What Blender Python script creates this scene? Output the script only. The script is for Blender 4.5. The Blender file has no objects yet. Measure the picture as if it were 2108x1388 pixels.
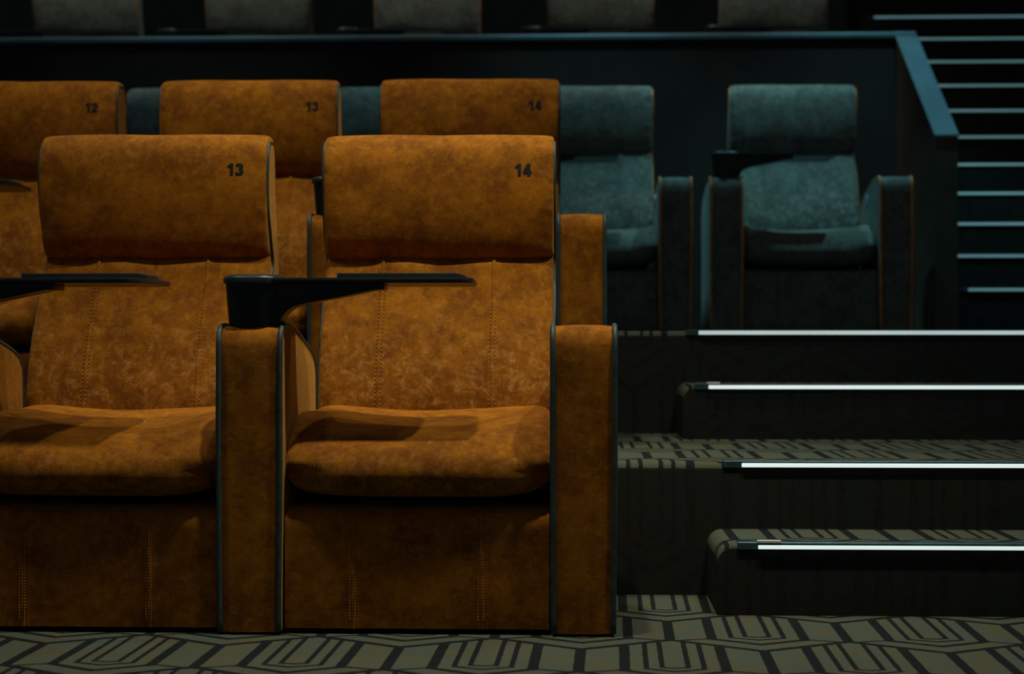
import bpy, math, random
from mathutils import Vector, noise as mnoise
random.seed(4)
S = bpy.context.scene
COL = S.collection

# ------------------------------------------------------------------ camera
EYE = 0.633
PHI = math.atan(131.0 / 3513.0)
cam_d = bpy.data.cameras.new('camera')
cam_d.lens = 60.0
cam_d.sensor_width = 36.0
cam_d.clip_start = 0.05
cam = bpy.data.objects.new('camera', cam_d)
COL.objects.link(cam)
cam.location = (0, 0, EYE)
cam.rotation_euler = (math.pi / 2, 0, PHI)
cam_d.dof.use_dof = True
cam_d.dof.focus_distance = 3.85
cam_d.dof.aperture_fstop = 3.3
S.camera = cam

# ------------------------------------------------------------------ world, lights, exposure
S.view_settings.view_transform = 'Standard'
S.view_settings.look = 'None'
S.view_settings.exposure = -0.12
S.view_settings.gamma = 1.0
S.view_settings.use_curve_mapping = False
W = bpy.data.worlds.new('world')
S.world = W
W.use_nodes = True
W.node_tree.nodes['Background'].inputs[0].default_value = (1.0, 0.97, 0.96, 1)
W.node_tree.nodes['Background'].inputs[1].default_value = 0.052


def spot(name, loc, target, energy, col, angle, blend=0.6, rad=0.05):
    l = bpy.data.lights.new(name, 'SPOT')
    l.energy = energy
    l.color = col
    l.spot_size = math.radians(angle)
    l.spot_blend = blend
    l.shadow_soft_size = rad
    o = bpy.data.objects.new(name, l)
    COL.objects.link(o)
    o.location = loc
    d = Vector(target) - Vector(loc)
    o.rotation_euler = d.to_track_quat('-Z', 'Y').to_euler()
    return o


WARM = (1.0, 0.86, 0.66)
TEAL = (0.36, 0.92, 1.0)
spot('ceiling_downlight', (-0.25, 3.32, 3.7), (-0.30, 3.60, 0.5), 235, WARM, 56, 1.0)
spot('ceiling_downlight', (0.95, 3.32, 3.7), (0.30, 3.60, 0.5), 215, WARM, 70, 1.0)
spot('ceiling_downlight', (-1.85, 3.32, 3.7), (-1.45, 3.60, 0.5), 70, WARM, 62, 1.0)
spot('ceiling_downlight', (-0.45, 4.70, 3.9), (-0.45, 5.05, 0.8), 175, WARM, 62, 1.0)
spot('ceiling_downlight', (-1.75, 4.70, 3.9), (-1.60, 5.05, 0.8), 130, WARM, 62, 1.0)
spot('ceiling_downlight', (1.35, 4.30, 3.9), (1.35, 4.50, 0.4), 90, (0.85, 0.95, 0.85), 70, 1.0)
for xx, yy, zz, en in ((1.5, 7.28, 4.2, 155), (0.1, 7.28, 4.2, 130), (-1.9, 7.28, 4.2, 50)):
    spot('ceiling_downlight', (xx, yy, zz), (xx, yy + 0.25, 0.6), en, TEAL, 62)
for xx in (-2.1, 0.3):
    spot('ceiling_downlight', (xx, 8.3, 5.0), (xx, 9.3, 1.4), 140, (1.0, 0.92, 0.74), 66)


# ------------------------------------------------------------------ node helpers
class NT:
    def __init__(self, name):
        self.m = bpy.data.materials.new(name)
        self.m.use_nodes = True
        self.t = self.m.node_tree
        self.b = self.t.nodes['Principled BSDF']

    def n(self, kind, **kw):
        nd = self.t.nodes.new(kind)
        for k, v in kw.items():
            setattr(nd, k, v)
        return nd

    def link(self, a, b):
        self.t.links.new(a, b)

    def val(self, sock, v):
        if hasattr(v, 'is_linked'):
            self.link(v, sock)
        else:
            sock.default_value = v

    def math(self, op, a, b=0.0, c=None):
        nd = self.n('ShaderNodeMath', operation=op)
        self.val(nd.inputs[0], a)
        self.val(nd.inputs[1], b)
        if c is not None:
            self.val(nd.inputs[2], c)
        return nd.outputs[0]

    def mix(self, f, a, b, mode='MIX'):
        nd = self.n('ShaderNodeMix', data_type='RGBA', blend_type=mode)
        self.val(nd.inputs[0], f)
        self.val(nd.inputs[6], a)
        self.val(nd.inputs[7], b)
        return nd.outputs[2]

    def noise(self, vec, scale, detail=4, rough=0.6, dist=0.0):
        nd = self.n('ShaderNodeTexNoise')
        self.link(vec, nd.inputs['Vector'])
        nd.inputs['Scale'].default_value = scale
        nd.inputs['Detail'].default_value = detail
        nd.inputs['Roughness'].default_value = rough
        nd.inputs['Distortion'].default_value = dist
        return nd.outputs['Fac']

    def ramp(self, f, lo, hi):
        nd = self.n('ShaderNodeMapRange', interpolation_type='SMOOTHSTEP')
        self.link(f, nd.inputs[0])
        nd.inputs[1].default_value = lo
        nd.inputs[2].default_value = hi
        return nd.outputs[0]

    def coords(self, scale=(1, 1, 1)):
        tc = self.n('ShaderNodeTexCoord')
        oi = self.n('ShaderNodeObjectInfo')
        mp = self.n('ShaderNodeVectorMath', operation='MULTIPLY')
        self.link(oi.outputs['Location'], mp.inputs[0])
        mp.inputs[1].default_value = (3.71, 2.33, 1.9)
        ad = self.n('ShaderNodeVectorMath', operation='ADD')
        self.link(tc.outputs['Object'], ad.inputs[0])
        self.link(mp.outputs[0], ad.inputs[1])
        sc = self.n('ShaderNodeVectorMath', operation='MULTIPLY')
        self.link(ad.outputs[0], sc.inputs[0])
        sc.inputs[1].default_value = scale
        return sc.outputs[0]

    def bump(self, h, strength, dist=0.002):
        nd = self.n('ShaderNodeBump')
        self.link(h, nd.inputs['Height'])
        nd.inputs['Strength'].default_value = strength
        nd.inputs['Distance'].default_value = dist
        self.link(nd.outputs[0], self.b.inputs['Normal'])


def rgb(*c):
    return (c[0], c[1], c[2], 1)


def velvet(name, dark, mid, light, worn, sheen_tint, wear=0.5, sheen=0.32, down=None):
    k = NT(name)
    v = k.coords()
    n1 = k.noise(v, 11.0, 8, 0.72, 0.2)
    n2 = k.noise(v, 42.0, 7, 0.78, 0.35)
    n3 = k.noise(k.coords((1, 1, 9)), 55.0, 3, 0.6)
    n4 = k.noise(k.coords((0.35, 1, 6)), 160.0, 2, 0.6)
    c = k.mix(k.math('ADD', 0.35, k.math('MULTIPLY', k.ramp(n1, 0.36, 0.62), 0.65)), rgb(*dark), rgb(*mid))
    c = k.mix(k.math('MULTIPLY', k.ramp(n2, 0.48, 0.70), 0.60), c, rgb(*light))
    c = k.mix(k.math('MULTIPLY', k.ramp(n2, 0.50, 0.30), 0.55), c, rgb(*dark))
    w = k.math('MULTIPLY', k.ramp(n2, 0.55, 0.74), k.ramp(n1, 0.42, 0.60))
    if down is not None:        # pile rubbed pale where people lean and sit
        tc = k.n('ShaderNodeTexCoord')
        sx = k.n('ShaderNodeSeparateXYZ')
        k.link(tc.outputs['Object'], sx.inputs[0])
        zone = k.math('SUBTRACT', 1.0, k.ramp(sx.outputs[2], down[0], down[1]))
        n5 = k.noise(v, 34.0, 8, 0.78, 0.5)
        w = k.math('ADD', k.math('MULTIPLY', w, 0.5), k.math('MULTIPLY', k.ramp(n5, 0.48, 0.70), zone))
        c = k.mix(k.math('MULTIPLY', zone, k.math('MULTIPLY', k.ramp(n5, 0.60, 0.36), 0.45)), c, rgb(*dark))
    c = k.mix(k.math('MULTIPLY', w, wear), c, rgb(*worn))
    f = k.math('ADD', 0.80, k.math('MULTIPLY', k.math('ADD', n3, n4), 0.20))
    c = k.mix(1.0, c, k_gray(k, f), 'MULTIPLY')
    k.link(c, k.b.inputs['Base Color'])
    k.b.inputs['Roughness'].default_value = 0.85
    k.b.inputs['Specular IOR Level'].default_value = 0.15
    k.b.inputs['Sheen Weight'].default_value = sheen if 'orange' in name else sheen * 0.45
    k.b.inputs['Sheen Roughness'].default_value = 0.42
    k.b.inputs['Sheen Tint'].default_value = rgb(*sheen_tint)
    h = k.math('ADD', k.math('MULTIPLY', n2, 1.0), k.math('MULTIPLY', n4, 0.35))
    k.bump(h, 0.22, 0.003)
    return k.m


def k_gray(k, f):
    nd = k.n('ShaderNodeCombineColor')
    for i in range(3):
        k.link(f, nd.inputs[i])
    return nd.outputs[0]


def plain(name, col, rough=0.5, spec=0.5, metal=0.0, var=0.25, scale=30.0, bump=0.0):
    k = NT(name)
    v = k.coords()
    n1 = k.noise(v, scale, 4, 0.6, 0.3)
    c = k.mix(k.ramp(n1, 0.3, 0.7), rgb(*[a * (1 - var) for a in col]), rgb(*[a * (1 + var) for a in col]))
    k.link(c, k.b.inputs['Base Color'])
    k.b.inputs['Roughness'].default_value = rough
    k.b.inputs['Specular IOR Level'].default_value = spec
    k.b.inputs['Metallic'].default_value = metal
    if bump:
        k.bump(n1, bump, 0.002)
    return k.m


def emis(name, col, strength):
    k = NT(name)
    k.b.inputs['Base Color'].default_value = rgb(0.6, 0.7, 0.7)
    v = k.coords()
    n1 = k.noise(v, 3.0, 2)
    k.link(k.math('MULTIPLY', k.math('ADD', 0.8, k.math('MULTIPLY', n1, 0.4)), strength), k.b.inputs['Emission Strength'])
    k.b.inputs['Emission Color'].default_value = rgb(*col)
    return k.m


def carpet(name, light, dark, P=0.369, R=0.348):
    """woven hexagon-and-nested-U pattern, driven by the UV map (metres)"""
    k = NT(name)
    uv = k.n('ShaderNodeUVMap')
    uv.uv_map = 'UVMap'
    # slightly irregular weave edges
    nz = k.n('ShaderNodeTexNoise')
    k.link(uv.outputs[0], nz.inputs['Vector'])
    nz.inputs['Scale'].default_value = 120.0
    nz.inputs['Detail'].default_value = 2
    sb = k.n('ShaderNodeVectorMath', operation='SUBTRACT')
    k.link(nz.outputs['Color'], sb.inputs[0])
    sb.inputs[1].default_value = (0.5, 0.5, 0.5)
    ml = k.n('ShaderNodeVectorMath', operation='SCALE')
    k.link(sb.outputs[0], ml.inputs[0])
    ml.inputs['Scale'].default_value = 0.006
    ad = k.n('ShaderNodeVectorMath', operation='ADD')
    k.link(uv.outputs[0], ad.inputs[0])
    k.link(ml.outputs[0], ad.inputs[1])
    sx = k.n('ShaderNodeSeparateXYZ')
    k.link(ad.outputs[0], sx.inputs[0])
    U = k.math('DIVIDE', sx.outputs[0], P)
    V = sx.outputs[1]
    m = k.math
    fr = m('SUBTRACT', m('FLOORED_MODULO', m('ADD', U, 0.5), 1.0), 0.5)
    a0 = m('ABSOLUTE', fr)
    ve = m('FLOORED_MODULO', m('SUBTRACT', V, m('MULTIPLY', a0, 0.234)), 2 * R)
    top = m('SUBTRACT', R + 0.117, m('MULTIPLY', a0, 0.468))
    odd = m('GREATER_THAN', ve, top)
    vv = m('ADD', ve, m('MULTIPLY', a0, 0.234))
    a1 = m('SUBTRACT', 0.5, a0)
    a = m('ADD', m('MULTIPLY', a0, m('SUBTRACT', 1.0, odd)), m('MULTIPLY', a1, odd))
    v = m('SUBTRACT', vv, m('MULTIPLY', odd, R))

    def band(x, c, h):
        return m('LESS_THAN', m('ABSOLUTE', m('SUBTRACT', x, c)), h)
    outer = m('LESS_THAN', m('SUBTRACT', v, m('MULTIPLY', a, 0.234)), 0.024)
    inA = m('ADD', 0.086, m('MULTIPLY', a, 0.225))
    inB = m('SUBTRACT', 0.149, m('MULTIPLY', m('SUBTRACT', a, 0.28), 0.145))
    inner = m('MINIMUM', inA, inB)
    l_in = band(v, inner, m('ADD', 0.006, m('MULTIPLY', m('LESS_THAN', a, 0.29), 0.005)))
    above = m('GREATER_THAN', v, inner)
    t1 = m('MULTIPLY', band(a, 0.262, 0.029), above)
    t2 = m('MULTIPLY', m('GREATER_THAN', a, 0.470), above)
    t3 = m('MULTIPLY', band(a, 0.150, 0.0145), m('GREATER_THAN', v, 0.160))
    t4 = m('MULTIPLY', band(a, 0.068, 0.0145), m('GREATER_THAN', v, 0.178))
    l2 = m('MULTIPLY', band(v, m('ADD', 0.139, m('MULTIPLY', a, 0.17)), 0.007), m('LESS_THAN', a, 0.160))
    l1 = m('MULTIPLY', band(v, m('ADD', 0.172, m('MULTIPLY', a, 0.10)), 0.006), m('LESS_THAN', a, 0.080))
    mask = outer
    for q in (l_in, t1, t2, t3, t4, l2, l1):
        mask = m('MAXIMUM', mask, q)
    n1 = k.noise(uv.outputs[0], 9.0, 4, 0.6, 0.6)
    n2 = k.noise(uv.outputs[0], 350.0, 2, 0.6)
    n3 = k.noise(uv.outputs[0], 28.0, 4, 0.65, 1.0)
    lc = k.mix(k.ramp(n1, 0.35, 0.65), rgb(light[0] * 1.05, light[1] * 0.95, light[2] * 0.8), rgb(light[0] * 0.8, light[1] * 1.0, light[2] * 1.1))
    lc = k.mix(k.math('MULTIPLY', k.ramp(n3, 0.5, 0.75), 0.35), lc, rgb(light[0] * 1.35, light[1] * 1.0, light[2] * 0.75))
    dc = k.mix(k.ramp(n3, 0.35, 0.65), rgb(*dark), rgb(dark[0] * 1.7, dark[1] * 1.1, dark[2] * 0.9))
    c = k.mix(mask, lc, dc)
    c = k.mix(1.0, c, k_gray(k, m('ADD', 0.6, m('MULTIPLY', n2, 0.8))), 'MULTIPLY')
    k.link(c, k.b.inputs['Base Color'])
    k.b.inputs['Roughness'].default_value = 0.95
    k.b.inputs['Specular IOR Level'].default_value = 0.1
    k.bump(m('ADD', n2, m('MULTIPLY', mask, -0.6)), 0.5, 0.003)
    return k.m


M = {}
OR = dict(dark=(0.098, 0.025, 0.0022), mid=(0.300, 0.113, 0.0025), light=(0.42, 0.178, 0.006),
          worn=(0.52, 0.28, 0.095), sheen_tint=(1.0, 0.56, 0.13))
GR = dict(dark=(0.050, 0.055, 0.047), mid=(0.115, 0.135, 0.122), light=(0.17, 0.23, 0.22),
          worn=(0.26, 0.38, 0.36), sheen_tint=(0.6, 0.95, 1.0))
M['velvet_orange'] = velvet('orange_velvet', wear=0.30, **OR)
M['velvet_orange_worn'] = velvet('orange_velvet_worn', wear=0.60, down=(0.52, 0.78), **OR)
M['velvet_orange_seat'] = velvet('orange_velvet_seat', wear=0.30, down=(0.34, 0.43), **OR)
M['velvet_grey'] = velvet('grey_velvet', wear=0.35, **GR)
M['velvet_grey_worn'] = velvet('grey_velvet_worn', wear=0.6, down=(0.5, 0.8), **GR)
M['piping_teal'] = plain('teal_piping', (0.026, 0.056, 0.058), 0.55, 0.4)
M['piping_orange'] = plain('orange_piping', (0.40, 0.17, 0.06), 0.5, 0.4)
M['thread_orange'] = plain('orange_thread', (0.36, 0.155, 0.018), 0.6, 0.3)
M['thread_grey'] = plain('grey_thread', (0.12, 0.17, 0.17), 0.6, 0.3)
M['black_plastic'] = plain('black_plastic', (0.012, 0.022, 0.025), 0.34, 0.35, var=0.1)
M['print'] = plain('black_print', (0.006, 0.009, 0.010), 0.7, 0.2, var=0.1)
M['dark_board'] = plain('dark_board', (0.03, 0.034, 0.03), 0.8, 0.2)
M['steel'] = plain('brushed_steel', (0.25, 0.45, 0.60), 0.35, 0.5, metal=0.2)
M['paint_black'] = plain('dark_paint', (0.024, 0.018, 0.015), 0.7, 0.2, var=0.15, scale=6)
M['paint_rear'] = plain('rear_wall_paint', (0.045, 0.062, 0.062), 0.8, 0.2, var=0.15, scale=6)
M['paint_brown'] = plain('dark_brown_paint', (0.055, 0.052, 0.042), 0.7, 0.2, var=0.15, scale=6)
M['capping'] = plain('blue_grey_capping', (0.060, 0.14, 0.18), 0.45, 0.5, var=0.12, scale=4)
M['nosing'] = plain('dark_teal_nosing', (0.03, 0.085, 0.105), 0.35, 0.5, metal=0.3)
M['led_white'] = emis('white_strip_light', (0.80, 0.92, 0.90), 0.84)
M['led_dim'] = emis('dimmer_strip_light', (0.72, 0.90, 0.90), 0.55)
M['led_far'] = emis('far_strip_light', (0.26, 0.62, 0.68), 0.24)
M['tape'] = plain('white_tape', (0.75, 0.78, 0.76), 0.6, 0.3, var=0.05)
M['crumb'] = plain('pale_crumb', (0.6, 0.5, 0.35), 0.8, 0.2)
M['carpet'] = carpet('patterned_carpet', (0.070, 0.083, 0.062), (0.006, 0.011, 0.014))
M['carpet_riser_shaded'] = carpet('shaded_riser_carpet', (0.019, 0.023, 0.021), (0.012, 0.017, 0.018))  # same carpet darkened for upright faces, their shade painted into the colour


# ------------------------------------------------------------------ mesh helpers
def mk_mesh(name, verts, faces, mat, smooth=True, uvs=None):
    me = bpy.data.meshes.new(name)
    me.from_pydata([tuple(v) for v in verts], [], faces)
    me.materials.append(mat)
    if smooth:
        me.polygons.foreach_set('use_smooth', [True] * len(me.polygons))
    if uvs is not None:
        l = me.uv_layers.new(name='UVMap')
        for i, lo in enumerate(me.loops):
            l.data[i].uv = uvs[lo.vertex_index]
    me.update()
    return me


def obj(name, me, parent=None, loc=(0, 0, 0)):
    o = bpy.data.objects.new(name, me)
    COL.objects.link(o)
    o.location = loc
    if parent is not None:
        o.parent = parent
    return o


def tag(o, label, cat, group=None):
    o['label'] = label
    o['category'] = cat
    if group:
        o['group'] = group
    return o


class Geo:
    def __init__(self):
        self.v = []
        self.f = []

    def add(self, v, f):
        b = len(self.v)
        self.v += [tuple(p) for p in v]
        self.f += [tuple(i + b for i in q) for q in f]
        return self

    def grid(self, rows, closed=False, cap=False):
        """rows: list of equal-length point lists; closed joins each row's ends"""
        n = len(rows[0])
        v = [p for r in rows for p in r]
        f = []
        for i in range(len(rows) - 1):
            for j in range(n - 1 if not closed else n):
                a = i * n + j
                b = i * n + (j + 1) % n
                f.append((a, b, b + n, a + n))
        if cap:
            f.append(tuple(range(n - 1, -1, -1)))
            f.append(tuple((len(rows) - 1) * n + j for j in range(n)))
        return self.add(v, f)

    def box(self, lo, hi, bev=0.0, seg=2):
        import bmesh
        bm = bmesh.new()
        bmesh.ops.create_cube(bm, size=1)
        for q in bm.verts:
            q.co = [lo[i] + (hi[i] - lo[i]) * (q.co[i] + 0.5) for i in range(3)]
        if bev:
            bmesh.ops.bevel(bm, geom=bm.edges[:], offset=bev, segments=seg, affect='EDGES', profile=0.5)
        bm.verts.index_update()
        self.add([q.co[:] for q in bm.verts], [[q.index for q in f.verts] for f in bm.faces])
        bm.free()
        return self

    def prism(self, poly, axis, a, b, bev=0.0):
        """extrude a 2D polygon along axis; poly given in the other two axes"""
        import bmesh
        bm = bmesh.new()

        def P(p, t):
            if axis == 0:
                return (t, p[0], p[1])
            if axis == 1:
                return (p[0], t, p[1])
            return (p[0], p[1], t)
        A = [bm.verts.new(P(p, a)) for p in poly]
        B = [bm.verts.new(P(p, b)) for p in poly]
        n = len(poly)
        bm.faces.new(A)
        bm.faces.new(B[::-1])
        for i in range(n):
            bm.faces.new((A[i], B[i], B[(i + 1) % n], A[(i + 1) % n]))
        bmesh.ops.recalc_face_normals(bm, faces=bm.faces[:])
        if bev:
            bmesh.ops.bevel(bm, geom=bm.edges[:], offset=bev, segments=2, affect='EDGES', profile=0.5)
        bm.verts.index_update()
        self.add([q.co[:] for q in bm.verts], [[q.index for q in f.verts] for f in bm.faces])
        bm.free()
        return self

    def tube(self, pts, r, seg=8):
        pts = [Vector(p) for p in pts]
        rows = []
        up = None
        for i, p in enumerate(pts):
            t = (pts[min(i + 1, len(pts) - 1)] - pts[max(i - 1, 0)]).normalized()
            if up is None:
                up = Vector((1, 0, 0)) if abs(t.x) < 0.8 else Vector((0, 1, 0))
            s = t.cross(up).normalized()
            up = s.cross(t).normalized()
            rows.append([p + (s * math.cos(k * 2 * math.pi / seg) + up * math.sin(k * 2 * math.pi / seg)) * r for k in range(seg)])
        return self.grid(rows, closed=True, cap=True)

    def mesh(self, name, mat, smooth=True, autosmooth=None):
        me = mk_mesh(name, self.v, self.f, mat, smooth)
        if autosmooth:
            me.set_sharp_from_angle(angle=math.radians(autosmooth))
        return me


def spline(pts, n):
    """Catmull-Rom through 2D/3D points, n samples, chord-length spaced"""
    P = [Vector(p) for p in pts]
    P = [P[0] * 2 - P[1]] + P + [P[-1] * 2 - P[-2]]
    dense = []
    for i in range(1, len(P) - 2):
        for k in range(16):
            t = k / 16
            a, b, c, d = P[i - 1:i + 3]
            dense.append(0.5 * ((2 * b) + (c - a) * t + (2 * a - 5 * b + 4 * c - d) * t * t + (3 * b - a - 3 * c + d) * t ** 3))
    dense.append(P[-2])
    L = [0]
    for i in range(1, len(dense)):
        L.append(L[-1] + (dense[i] - dense[i - 1]).length)
    out = []
    j = 0
    for k in range(n):
        s = L[-1] * k / (n - 1)
        while j < len(L) - 2 and L[j + 1] < s:
            j += 1
        t = (s - L[j]) / max(1e-9, L[j + 1] - L[j])
        out.append(dense[j].lerp(dense[j + 1], min(1, t)))
    return out


# ------------------------------------------------------------------ the seat
HW = 0.284            # half width of backrest
AP = 0.355            # armrest centre from seat centre
AW = 0.069            # armrest half width
SEAM = 0.137
# side outlines, (y back from the arm front, z up)
PIPE = [(0.503, 0.40), (0.506, 0.47), (0.544, 0.60), (0.630, 0.747), (0.686, 0.816)]
FRONT = [(0.468, 0.40), (0.474, 0.48), (0.510, 0.60), (0.578, 0.735), (0.600, 0.785), (0.617, 0.824), (0.66, 0.860)]
PIPE_H = [(0.686, 0.816), (0.658, 0.870), (0.625, 0.94), (0.610, 1.02), (0.618, 1.08), (0.640, 1.112), (0.690, 1.118)]
FRONT_H = [(0.690, 0.826), (0.640, 0.820), (0.612, 0.830), (0.596, 0.862), (0.585, 0.915), (0.580, 0.97), (0.583, 1.03), (0.597, 1.085), (0.621, 1.120), (0.652, 1.134), (0.690, 1.130)]


def edge_e(x, w, p):
    q = min(1.0, abs(x) / w)
    return (1 - q ** p) ** (1.0 / p)


def seam_off(x):
    d = 0.0
    for s in (-SEAM, SEAM):
        q = abs(x - s)
        if q < 0.03:
            d += 0.0050 * math.exp(-(q / 0.009) ** 2)
            d -= 0.0025 * math.exp(-((q - 0.006) / 0.0022) ** 2)
    return d


def xs_samples(w, base=26, seams=True):
    xs = set()
    for i in range(base + 1):
        t = -1 + 2 * i / base
        xs.add(round(w * math.sin(t * math.pi / 2), 5))
    if seams:
        for s in (-SEAM, SEAM):
            for k in range(-10, 11):
                xs.add(round(s + k * 0.0016, 5))
    return sorted(xs)


def front_profile_y(z):
    pr = spline(FRONT_H, 120)
    best = min(pr[5:100], key=lambda q: abs(q[1] - z))
    return best[0]


def m_backrest(mat):
    g = Geo()
    A = spline(PIPE, 44)
    B = spline(FRONT, 44)
    rows = []
    for x in xs_samples(HW):
        e = edge_e(x, HW, 7)
        so = seam_off(x)
        row = []
        for i, (a, b) in enumerate(zip(A, B)):
            q = a.lerp(b, e)
            nz = mnoise.noise(Vector((x * 9, q[1] * 7, 3.1))) * 0.0045 * e
            # slack cloth sagging just under the headrest
            wr = 0.0
            if i > 34:
                wr = 0.004 * math.sin((i - 34) / 9 * math.pi) * math.sin(x * 23 + 1)
            # gathered puckers along the piping
            pk = 0.0034 * mnoise.noise(Vector((x * 3, q[1] * 55, 2.2))) * max(0, (abs(x) / HW - 0.88)) / 0.12
            row.append((x, q[0] - so * 0.8 + nz + wr + pk, q[1] + so * 0.5))
        rows.append(row)
    g.grid(rows)
    return g.mesh('backrest', mat)


def m_headrest(mat):
    g = Geo()
    A = spline(PIPE_H, 54)
    B = spline(FRONT_H, 54)
    rows = []
    for x in xs_samples(HW, 56, False):
        e = edge_e(x, HW, 7)
        row = []
        for i, (a, b) in enumerate(zip(A, B)):
            q = a.lerp(b, e)
            nz = mnoise.noise(Vector((x * 8, q[1] * 8, 9.4))) * 0.006 * e
            pk = 0.0050 * mnoise.noise(Vector((x * 9, q[1] * 48 + x * 12, 6.2))) * max(0, (abs(x) / HW - 0.84)) / 0.16 * e
            # bottom edge of the pillow droops towards the middle
            droop = -0.004 * (1 - (x / HW) ** 2) * max(0, 1 - i / 12.0) + 0.006 * (x / HW) * max(0, 1 - i / 12.0)
            row.append((x, q[0] + nz + pk, q[1] + droop + nz * 0.4))
        rows.append(row)
    g.grid(rows)
    return g.mesh('headrest', mat)


def m_shell(mat):
    fr = [(q[0] + 0.012, q[1]) for q in spline(PIPE + PIPE_H[1:], 40)]
    bk = [(0.715, 1.108), (0.728, 1.06), (0.735, 0.98), (0.765, 0.88), (0.78, 0.80), (0.745, 0.66), (0.700, 0.45), (0.69, 0.02), (0.515, 0.02)]
    g = Geo()
    g.prism(fr + bk, 0, -HW + 0.001, HW - 0.001, 0.0)
    return g.mesh('back_shell', mat, True, 40)


def m_back_piping(mat, sgn):
    pts = spline(PIPE + PIPE_H[1:-1], 70)
    g = Geo()
    g.tube([(sgn * (HW + 0.0012 + 0.0006 * math.sin(q[1] * 37)), q[0] - (0.007 if q[1] > 0.62 else 0.002), q[1] + (0.004 if q[1] > 1.08 else 0)) for q in pts], 0.0046, 8)
    return g.mesh('piping', mat)


def m_stitching(mat, where, s):
    """the four stitched rows of a panel, short thread stitches"""
    g = Geo()
    if where == 'back':
        B = spline(FRONT, 150)[8:148]
    else:
        B = [Vector((0.0185, 0.03 + 0.215 * i / 100)) for i in range(101)]
    if True:
        for d in (-0.006, 0.006):
            i = 0
            while i + 2 < len(B):
                off = -0.0012
                pts = [(s + d, B[j][0] + off, B[j][1]) for j in (i, i + 1, i + 2)]
                g.tube(pts, 0.0010, 4)
                i += 3
    return g.mesh('stitching', mat)


def m_cushion(mat):
    prof = [(0.46, 0.29), (0.30, 0.280), (0.17, 0.281), (0.095, 0.286), (0.045, 0.292), (0.012, 0.308), (0.000, 0.336), (0.007, 0.366), (0.024, 0.392), (0.050, 0.411), (0.088, 0.421),
            (0.15, 0.424), (0.26, 0.432), (0.38, 0.446), (0.47, 0.458), (0.515, 0.452), (0.53, 0.40), (0.51, 0.32)]
    pr = spline(prof + [prof[0]], 91)[:-1]
    w = 0.283
    g = Geo()
    rows = []
    C = Vector((0.27, 0.352))
    for k in range(61):
        t = -1 + 2 * k / 60
        x = w * math.sin(t * math.pi / 2)
        q = abs(x) / w
        row = []
        for p in pr:
            inner = Vector((min(max(p[0], 0.075), 0.46), 0.352))
            e = edge_e(x, w, 3.6 if p[1] < 0.36 else 6.5)
            pt = inner.lerp(Vector((p[0], p[1])), e)
            z = pt[1]
            y = pt[0]
            top = max(0.0, min(1.0, (p[1] - 0.37) / 0.05))
            back = max(0.0, min(1.0, (p[0] - 0.01) / 0.20))
            back = back * back * (3 - 2 * back)
            amp = 0.058 - 0.030 * max(0.0, min(1.0, (p[0] - 0.2) / 0.28))
            z += top * back * amp * (q ** 2.4)
            z += mnoise.noise(Vector((x * 6, y * 6, 5))) * 0.003
            y += mnoise.noise(Vector((x * 7, z * 9, 1))) * 0.004 * e
            if q > 0.9 and p[0] < 0.1:
                y += 0.0025 * math.sin(z * 260)
            row.append((x, y, z))
        rows.append(row)
    g.grid(rows, closed=True, cap=True)
    return g.mesh('seat_cushion', mat)


def m_panel(mat):
    g = Geo()
    prof = [(0.022, 0.012), (0.020, 0.10), (0.020, 0.20), (0.021, 0.235), (0.027, 0.252), (0.040, 0.262), (0.060, 0.266), (0.16, 0.266), (0.16, 0.012)]
    rows = []
    xs = xs_samples(0.282, 30)
    P = [prof[0]] + [tuple(q) for q in spline(prof[:7], 30)][1:] + prof[7:]
    for x in xs:
        so = seam_off(x)
        row = []
        for (y, z) in P:
            f = 1 if y < 0.03 else 0
            nz = mnoise.noise(Vector((x * 7, z * 7, 7.7))) * 0.004
            dip = -0.004 * (1 - (x / 0.282) ** 2) if z > 0.24 else 0
            row.append((x, y - so * 0.7 * f + nz * f, z + dip))
        rows.append(row)
    g.grid(rows, closed=True, cap=True)
    return g.mesh('front_panel', mat, True, 50)


def arm_outline(n=70):
    pts = [(0.004, 0.006), (0.001, 0.20), (0.0, 0.45), (0.001, 0.60), (0.006, 0.636), (0.022, 0.653), (0.055, 0.657),
           (0.12, 0.656), (0.175, 0.651), (0.24, 0.638), (0.31, 0.622), (0.38, 0.607), (0.435, 0.590), (0.468, 0.565), (0.478, 0.52), (0.479, 0.30), (0.479, 0.006)]
    return spline(pts, n)


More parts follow.
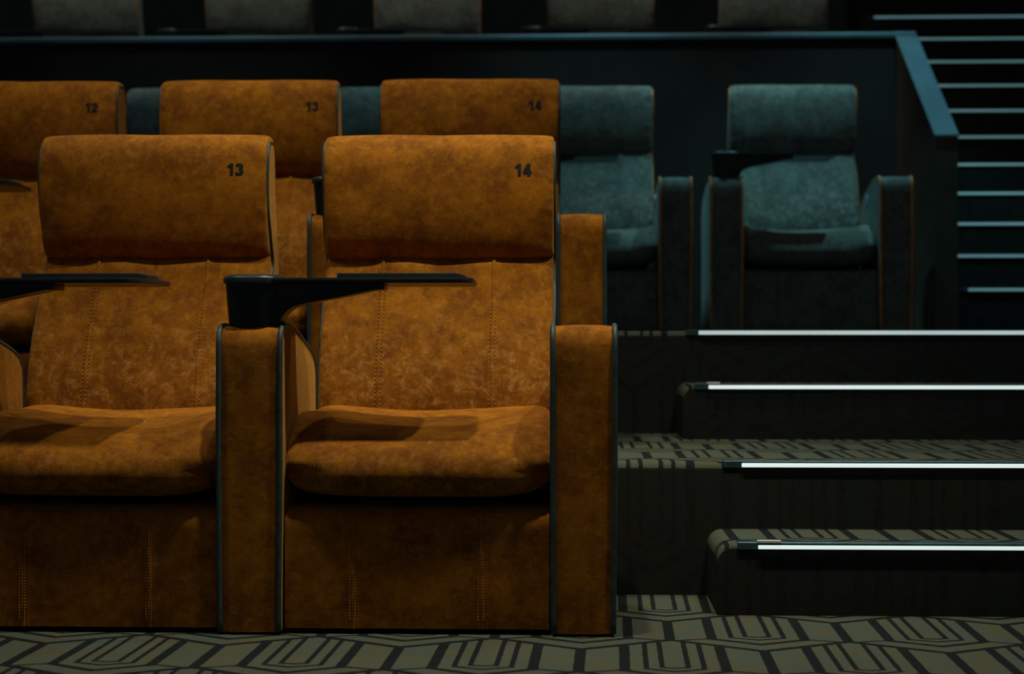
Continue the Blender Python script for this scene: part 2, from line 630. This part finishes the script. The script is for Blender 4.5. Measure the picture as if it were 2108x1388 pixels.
def m_arm(mat):
    g = Geo()
    ol = arm_outline()
    n = len(ol)
    nrm = []
    for i in range(n):
        t = ol[min(i + 1, n - 1)] - ol[max(i - 1, 0)]
        nrm.append(Vector((-t[1], t[0])).normalized())
    prof = [(-1, 0.0045), (-0.985, 0.0015), (-0.955, -0.0035), (-0.9, -0.0005), (-0.6, 0.0012), (-0.2, 0.0022), (0.2, 0.0022), (0.6, 0.0012), (0.9, -0.0005), (0.955, -0.0035), (0.985, 0.0015), (1, 0.0045)]
    rows = []
    cap0 = None
    for fx, ins in prof:
        row = []
        for i, p in enumerate(ol):
            z = p[1]
            tp = 1 - 0.045 * max(0.0, (0.35 - z) / 0.35) if p[0] < 0.4 else 1
            wv = mnoise.noise(Vector((z * 4, fx, 2))) * 0.0015
            d = ins - (0.006 if abs(fx) == 1 else 0)
            q = p + nrm[i] * d
            row.append((fx * AW * tp + wv, q[0], max(0.004, q[1])))
        rows.append(row)
    g.grid(rows)
    # side walls
    for r in (rows[0], rows[-1]):
        sgn = -1 if r is rows[0] else 1
        r = list(r)
        e0, e1 = Vector(r[-1]), Vector(r[0])
        r += [tuple(e0.lerp(e1, k / 12)) for k in range(1, 12)]
        c = [(p[0] + sgn * 0.0015, 0.24 + (p[1] - 0.24) * 0.93, 0.33 + (p[2] - 0.33) * 0.955) for p in r]
        c2 = [(sgn * (AW + 0.0012), 0.24 + (p[1] - 0.24) * 0.40, 0.33 + (p[2] - 0.33) * 0.50) for p in r]
        c3 = [(sgn * (AW + 0.0012), 0.24 + (p[1] - 0.24) * 0.02, 0.33 + (p[2] - 0.33) * 0.02) for p in r]
        g.grid([r, c, c2, c3], closed=True)
        g.add(c3, [tuple(range(len(c3)))])
    return g.mesh('armrest', mat, True, 60)


def m_arm_piping(mat, sgn):
    ol = arm_outline(80)[:64]
    g = Geo()
    pts = []
    for p in ol:
        z = p[1]
        tp = 1 - 0.045 * max(0.0, (0.35 - z) / 0.35) if p[0] < 0.4 else 1
        wv = mnoise.noise(Vector((z * 4, sgn, 2))) * 0.0015
        pts.append((sgn * (AW - 0.0035) * tp + wv, p[0] + 0.0005, z + 0.0005))
    g.tube(pts, 0.0060, 8)
    return g.mesh('piping', mat)


def sup(t, r, p=3.0):
    c, s = math.cos(t), math.sin(t)
    k = (abs(c) ** p + abs(s) ** p) ** (-1.0 / p)
    return r * k * c, r * k * s


def m_cup(mat):
    g = Geo()
    prof = [(0.046, 0.655), (0.052, 0.656), (0.0545, 0.668), (0.0600, 0.742), (0.0605, 0.747), (0.0645, 0.748), (0.0650, 0.757), (0.0635, 0.761), (0.060, 0.764),
            (0.052, 0.767), (0.048, 0.766), (0.046, 0.757), (0.043, 0.68), (0.0001, 0.676)]
    rows = []
    for r, z in prof:
        rows.append([(sup(k * math.pi / 24, r)[0], 0.068 + sup(k * math.pi / 24, r)[1], z) for k in range(48)])
    g.grid(rows, closed=True)
    return g.mesh('cup_holder', mat, True, 35)


def m_bracket(mat):
    g = Geo()
    up = [(0.0, 0.749), (0.284, 0.749)]
    lo = [(0.284, 0.7345), (0.262, 0.7335), (0.19, 0.7185), (0.124, 0.7065), (0.090, 0.698), (0.070, 0.684), (0.060, 0.664), (0.055, 0.658), (0.0, 0.658)]
    g.prism([up[0], up[1], lo[0], lo[1]] + [tuple(q) for q in spline(lo[1:], 22)][1:], 1, 0.032, 0.104, 0.0015)
    return g.mesh('bracket', mat, True, 35)


def m_tray(mat):
    g = Geo()
    poly = [(0.02, 0.012), (0.452, 0.012), (0.460, 0.016), (0.472, 0.040), (0.474, 0.08), (0.468, 0.28), (0.458, 0.305), (0.43, 0.32), (0.20, 0.32), (0.165, 0.30), (0.10, 0.16), (0.03, 0.12)]
    g.prism(poly, 2, 0.7485, 0.7595, 0.0016)
    return g.mesh('tray', mat, True, 35)


def m_lip(mat):
    g = Geo()
    g.prism([(0.165, 0.759), (0.165, 0.7745), (0.430, 0.7745), (0.448, 0.7700), (0.452, 0.759)], 1, 0.16, 0.25, 0.0015)
    return g.mesh('tray_lip', mat, True, 35)


def m_oval(mat, r1, r2, th, x):
    g = Geo()
    rows = []
    for k, (s, d) in enumerate(((1.0, 0), (1.0, th * 0.7), (0.88, th), (0.01, th))):
        rows.append([(x - d, r1 * s * math.cos(i * math.pi / 12), r2 * s * math.sin(i * math.pi / 12)) for i in range(24)])
    g.grid(rows, closed=True)
    return g.mesh('control_panel', mat, True, 40)


def m_number(txt):
    """heavy grotesque digits drawn as broad strokes, 1 unit = digit height"""
    W2 = 0.115

    def arc(cx, cy, rx, ry, a0, a1, n=14):
        return [(cx + rx * math.cos(math.radians(a0 + (a1 - a0) * k / n)), cy + ry * math.sin(math.radians(a0 + (a1 - a0) * k / n))) for k in range(n + 1)]
    D = {
        '1': [[(0.36, 0.0), (0.36, 1.0)], [(0.36, 0.93), (0.24, 0.78), (0.06, 0.70)]],
        '2': [arc(0.30, 0.70, 0.20, 0.19, 170, -40) + [(0.12, 0.13)], [(0.04, 0.10), (0.58, 0.10)]],
        '3': [arc(0.28, 0.715, 0.18, 0.175, 165, -90), arc(0.28, 0.30, 0.21, 0.195, 90, -165)],
        '4': [[(0.42, 0.0), (0.42, 1.0)], [(0.38, 0.94), (0.10, 0.32)], [(0.02, 0.29), (0.62, 0.29)]],
    }
    H = 0.0305
    vs, faces = [], []
    for i, ch in enumerate(txt):
        ox = (-0.62 if i == 0 else 0.0)
        for st in D[ch]:
            n = len(st)
            b = len(vs)
            # resample
            fine = []
            for j in range(n - 1):
                m = max(1, int(math.dist(st[j], st[j + 1]) / 0.12))
                for q in range(m):
                    fine.append((st[j][0] + (st[j + 1][0] - st[j][0]) * q / m, st[j][1] + (st[j + 1][1] - st[j][1]) * q / m))
            fine.append(st[-1])
            for j, p in enumerate(fine):
                p0 = fine[max(0, j - 1)]
                p1 = fine[min(len(fine) - 1, j + 1)]
                dx, dy = p1[0] - p0[0], p1[1] - p0[1]
                l = math.hypot(dx, dy)
                w = W2 * (0.85 if abs(dx) > 2 * abs(dy) else 1.0)
                for sg in (-1, 1):
                    X = p[0] - dy / l * w * sg + ox
                    Y = min(1.0, max(0.0, p[1] + dx / l * w * sg))
                    vs.append((X * H * 1.12 + 0.209, 0.0, Y * H + 1.024, 0.0))
            for j in range(len(fine) - 1):
                k = b + 2 * j
                faces.append((k, k + 1, k + 3, k + 2))
    return vs, faces


def number_mesh(txt, head):
    """lay the digits onto the headrest surface"""
    from mathutils.bvhtree import BVHTree
    vs, faces = m_number(txt)
    bvh = BVHTree.FromPolygons([v.co[:] for v in head.vertices], [tuple(p.vertices) for p in head.polygons])
    out = []
    for x, y, z, nz in vs:
        hit = bvh.ray_cast(Vector((x, 0, z)), Vector((0, 1, 0)))
        yy = hit[0].y if hit[0] else 0.57
        out.append((x, yy - 0.0012, z))
    return mk_mesh('seat_number', out, faces, M['print'], False)


_cache = {}


def get(key, fn):
    if key not in _cache:
        _cache[key] = fn()
    return _cache[key]


def armrest(root, x, pal, tray, badge, dz=0.0, trot=0.0):
    vm = M['velvet_' + pal]
    pm = M['piping_teal' if pal == 'orange' else 'piping_orange']
    a = obj('armrest', get(('arm', pal), lambda: m_arm(vm)), root, (x, 0, 0))
    for s in (-1, 1):
        obj('piping', get(('apipe', pal, s), lambda: m_arm_piping(pm, s)), a)
    if badge:
        b = obj('control_panel', get('oval', lambda: m_oval(M['steel'], 0.018, 0.030, 0.005, -AW - 0.001)), a, (0, 0.30, 0.575))
    if tray:
        bp = M['black_plastic']
        c = obj('cup_holder', get('cup', lambda: m_cup(bp)), root, (x, 0, dz))
        t = obj('tray', get('tray', lambda: m_tray(bp)), root, (x, 0, dz))
        t.rotation_euler.z = trot
        obj('tray_lip', get('lip', lambda: m_lip(bp)), t)
        obj('bracket', get('bracket', lambda: m_bracket(bp)), t)
    return a


def seat(x, y, z, pal, label, group, number=None, right=False, badge=False, trot=0.0, lift=0.004):
    root = bpy.data.objects.new('cinema_seat', None)
    COL.objects.link(root)
    root.location = (x, y, z)
    root.empty_display_size = 0.1
    tag(root, label, 'seat', group)
    vm = M['velvet_' + pal]
    vw = M['velvet_' + pal + '_worn']
    vs = M['velvet_orange_seat'] if pal == 'orange' else vm
    pm = M['piping_teal' if pal == 'orange' else 'piping_orange']
    tm = M['thread_' + pal]
    shell = obj('back_shell', get(('shell', pal), lambda: m_shell(vm)), root)
    br = obj('backrest', get(('back', pal), lambda: m_backrest(vw)), root)
    for s in (-SEAM, SEAM):
        obj('stitching', get(('st', pal, s), lambda: m_stitching(tm, 'back', s)), br)['kind'] = 'stuff'
    for s in (-1, 1):
        obj('piping', get(('bpipe', pal, s), lambda: m_back_piping(pm, s)), br)
    hm = get(('head', pal), lambda: m_headrest(vm))
    hd = obj('headrest', hm, root, (0, 0, lift))
    if number:
        n = obj('seat_number', get(('num', number), lambda: number_mesh(number, hm)), hd)
        n['label'] = 'black bold printed number ' + number
    obj('seat_cushion', get(('cush', pal), lambda: m_cushion(vs)), root)
    fp = obj('front_panel', get(('panel', pal), lambda: m_panel(vm)), root)
    for s in (-SEAM, SEAM):
        obj('stitching', get(('st2', pal, s), lambda: m_stitching(tm, 'panel', s)), fp)['kind'] = 'stuff'
    g = get('frame', lambda: Geo().box((-0.278, 0.165, 0.012), (0.278, 0.50, 0.272), 0.004).mesh('seat_frame', M['dark_board'], False))
    obj('seat_frame', g, root)
    armrest(root, -AP, pal, True, False, 0.0, trot)
    if right:
        armrest(root, AP, pal, False, badge)
    return root


# ------------------------------------------------------------------ structure
def carpet_block(name, x0, x1, y0, y1, z0, z1, r=0.012, corner=0.0):
    """carpeted block with rounded front edge; patterned top, riser with shade put into its colour; UVs in metres"""
    pts = [(y1, z0)] if False else []
    prof = [(y0, z0)]
    for k in range(7):
        t = k / 6 * math.pi / 2
        prof.append((y0 + r - r * math.cos(t), z1 - r + r * math.sin(t)))
    prof.append((y1, z1))
    v, f, uv = [], [], []
    xs = [x0]
    if corner:
        xs = [x0 + corner * (1 - math.cos(k / 6 * math.pi / 2)) for k in range(7)]
    xs = xs + [x1]
    L = [0]
    for i in range(1, len(prof)):
        L.append(L[-1] + math.dist(prof[i], prof[i - 1]))
    zref = L[7]
    for i, x in enumerate(xs):
        drop = 0
        if corner:
            q = max(0.0, 1 - (x - x0) / corner)
            drop = corner * (1 - math.sqrt(max(0, 1 - q * q)))
        for (p, l) in zip(prof, L):
            zz = p[1] if p[1] == z0 else max(z0, p[1] - drop)
            v.append((x, p[0], zz))
            uv.append((x, l - zref + y0))
    n = len(prof)
    mats = []
    for i in range(len(xs) - 1):
        for j in range(n - 1):
            a = i * n + j
            f.append((a, a + n, a + n + 1, a + 1))
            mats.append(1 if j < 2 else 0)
    # left and right side walls
    for i in (0, len(xs) - 1):
        b = len(v)
        for p in prof + [(y1, z0)]:
            zz = p[1]
            if corner and i == 0 and zz > z0:
                zz = max(z0, zz - corner)
            v.append((xs[i], p[0], zz))
            uv.append((p[0], zz))
        idx = list(range(b, b + n + 1))
        f.append(tuple(idx if i == 0 else idx[::-1]))
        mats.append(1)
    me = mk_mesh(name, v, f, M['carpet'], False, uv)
    me.materials.append(M['carpet_riser_shaded'])
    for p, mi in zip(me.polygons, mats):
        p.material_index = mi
        p.use_smooth = len(p.vertices) == 4
    me.set_sharp_from_angle(angle=math.radians(50))
    o = obj(name, me)
    o['kind'] = 'structure'
    return o


RISE = 0.163
D1, D2, D3, D4 = 3.896, 4.197, 5.134, 5.434

# front floor: UVs aligned to the woven pattern of the photograph (turned by about 1.7 degrees)
ca, sa = math.cos(0.022), math.sin(0.022)
fx0, fx1, fy0, fy1 = -6.0, 4.5, -2.0, D2
fv = [(fx0, fy0, 0), (fx1, fy0, 0), (fx1, fy1, 0), (fx0, fy1, 0)]
UO, VO = 0.187, 3.097


def fuv(x, y):
    x, y = x - UO, y - VO
    return (x * ca - y * sa, x * sa + y * ca)


floor = obj('floor', mk_mesh('floor', fv, [(0, 1, 2, 3)], M['carpet'], False, [fuv(p[0], p[1]) for p in fv]))
floor['kind'] = 'structure'
p2 = carpet_block('seating_platform', -6.0, 4.5, D2, D4 + 0.02, -0.05, 2 * RISE, 0.02)
p3 = carpet_block('seating_platform', -6.0, 4.5, D4, 8.44, -0.05, 4 * RISE, 0.02)
s1 = carpet_block('stair_step', 0.322, 4.5, D1, D2 + 0.01, 0.0, RISE, 0.014, 0.035)
s3 = carpet_block('stair_step', 0.322, 4.5, D3, D4 + 0.01, 2 * RISE, 3 * RISE, 0.014, 0.035)

# parapet wall and its ledge in front of the upper rows
wb = obj('wall_back', Geo().box((-6.0, 8.434, 4 * RISE), (1.666, 8.58, 2.110), 0.0).mesh('wall_back', M['paint_black'], False))
wb['kind'] = 'structure'
tr = obj('trim_1', Geo().box((-6.0, 8.405, 2.094), (1.666, 8.60, 2.126), 0.009).mesh('trim', M['capping'], False))
tr['kind'] = 'structure'
g = Geo().prism([(7.50, 4 * RISE), (8.434, 4 * RISE), (8.434, 2.115), (7.50, 1.508)], 0, 1.567, 1.664)
wr = obj('wall_right', g.mesh('wall_right', M['paint_brown'], False))
wr['kind'] = 'structure'
g = Geo().prism([(7.495, 1.503), (8.45, 2.124), (8.45, 2.136), (7.495, 1.516)], 0, 1.562, 1.668, 0.0015)
tr = obj('trim_2', g.mesh('trim', M['capping'], False))
tr['kind'] = 'structure'
# upper floor and the wall behind the last row
p4 = carpet_block('seating_platform', -6.0, 1.66, 8.58, 10.9, 0.9, 1.44)
wl = obj('wall_rear', Geo().box((-6.2, 10.9, 0.6), (4.6, 11.05, 4.6)).mesh('wall_rear', M['paint_rear'], False))
wl['kind'] = 'structure'

# upper stair flight
SD, SH, ST = 7.817, 0.853, 0.21
for k in range(13):
    y0 = SD + ST * k
    z1 = SH + RISE * k
    carpet_block('stair_step', 1.669, 4.5, y0, y0 + ST + 0.02, max(0.6, z1 - 0.5), z1, 0.01)


def step_light(x0, x1, y, z, lit0, far, label, group, h=0.010):
    """metal stair nosing with a light strip set in its front"""
    root = bpy.data.objects.new('step_light', None)
    COL.objects.link(root)
    root.location = (x0, y, z)
    root.empty_display_size = 0.05
    tag(root, label, 'light', group)
    g = Geo()
    g.box((0, -0.004, -0.013), (x1 - x0, 0.030, 0.0035), 0.0008, 1)
    obj('nosing', g.mesh('nosing', M['nosing'], False), root)
    g = Geo()
    g.box((lit0 - x0, -0.008, -0.0115), (x1 - x0 - 0.01, -0.0035, -0.0115 + h), 0.001, 1)
    obj('light_strip', g.mesh('light_strip', M['led_far' if far else ('led_dim' if z > 3.5 * RISE else 'led_white')], False), root)
    return root


NEAR = ['white light strip on the lowest carpeted step, nearest the camera',
        'white light strip along the edge of the second seating platform',
        'white light strip on the third carpeted step, above the platform',
        'white light strip level with the floor of the grey seat row']
for k, (yy, zz) in enumerate(((D1, RISE), (D2, 2 * RISE), (D3, 3 * RISE), (D4, 4 * RISE))):
    step_light(0.368 - 0.006 * k, 4.4, yy, zz, 0.414 - 0.008 * k, False, NEAR[k], 'white step lights on the near stairs',
               0.0085 + 0.0012 * k)
ORD = ['lowest', 'second lowest', 'third', 'fourth', 'fifth', 'sixth', 'seventh', 'eighth', 'ninth', 'tenth', 'eleventh', 'twelfth']
for k in range(12):
    x0 = 1.70 if k else 1.75
    step_light(x0, 4.4, SD + ST * k, SH + RISE * k, x0 + (0.02 if k else 0.03), True,
               'dim teal strip on the upper stair flight, %s strip from the bottom' % ORD[k], 'teal step lights on the upper stairs', 0.0115)

# peeling pieces of white tape at the strip ends
for (xx, yy, zz, ww, lb) in ((0.412, D1 - 0.006, RISE + 0.0035, 0.054, 'short piece of white tape on the lowest step light'),
                             (0.392, D3 - 0.006, 3 * RISE + 0.0035, 0.040, 'short crumpled white tape on the third step light')):
    g = Geo().box((0, 0, 0), (ww, 0.010, 0.0050), 0.0006, 1)
    tag(obj('tape', g.mesh('tape', M['tape'], False), None, (xx, yy, zz)), lb, 'tape')

# ------------------------------------------------------------------ seats
PX = 0.711
C14 = -0.338
g1 = 'orange seats in the front row'
seat(C14, 3.60, 0, 'orange', 'orange velvet cinema seat numbered 14 in the front row beside the stairs', g1, '14', right=True)
seat(C14 - PX, 3.60, 0, 'orange', 'orange velvet cinema seat numbered 13 at the left of the front row', g1, '13', trot=-0.045, lift=0.008)
g2 = 'orange seats in the second row'
Y2 = 4.83
seat(C14, Y2, 2 * RISE, 'orange', 'orange velvet seat numbered 14 in the second row, directly behind front seat 14', g2, '14', right=True)
seat(C14 - PX, Y2, 2 * RISE, 'orange', 'orange velvet seat numbered 13 in the second row, between seats 12 and 14', g2, '13')
seat(C14 - 2 * PX, Y2, 2 * RISE, 'orange', 'orange velvet seat numbered 12 in the second row, cut by the left frame edge', g2, '12')
g3 = 'grey seats on the landing'
for xx, lb in ((0.990, 'teal-grey velvet seat with orange piping standing alone beside the sloping parapet'),
               (0.066, 'teal-grey velvet seat with orange piping half hidden behind the second row seat 14'),
               (-0.862, 'sliver of teal-grey headrest showing directly left of the second row seat 14'),
               (-1.786, 'sliver of darker grey headrest showing just right of the second row seat 12')):
    seat(xx, 7.217, 4 * RISE, 'grey', lb, g3, right=True, badge=True)
g4 = 'grey seats above the ledge'
PL = ['leftmost grey seat above the long ledge at the top of the picture', 'second grey seat from the left above the long ledge',
      'third and middle grey seat above the long ledge', 'fourth grey seat from the left above the long ledge',
      'rightmost grey seat above the long ledge, nearest the upper stairs']
for xx, lb in zip((-2.678, -1.726, -0.804, 0.135, 1.066), PL):
    seat(xx, 8.62, 1.44, 'grey', lb, g4, right=True)

# crumb on seat 13
g = Geo().box((-0.003, -0.003, 0), (0.004, 0.003, 0.003), 0.001, 1)
tag(obj('crumb', g.mesh('crumb', M['crumb'], False), None, (C14 - PX + 0.055, 3.60 + 0.30, 0.4365)), 'tiny pale crumb on the cushion of front seat 13', 'crumb')
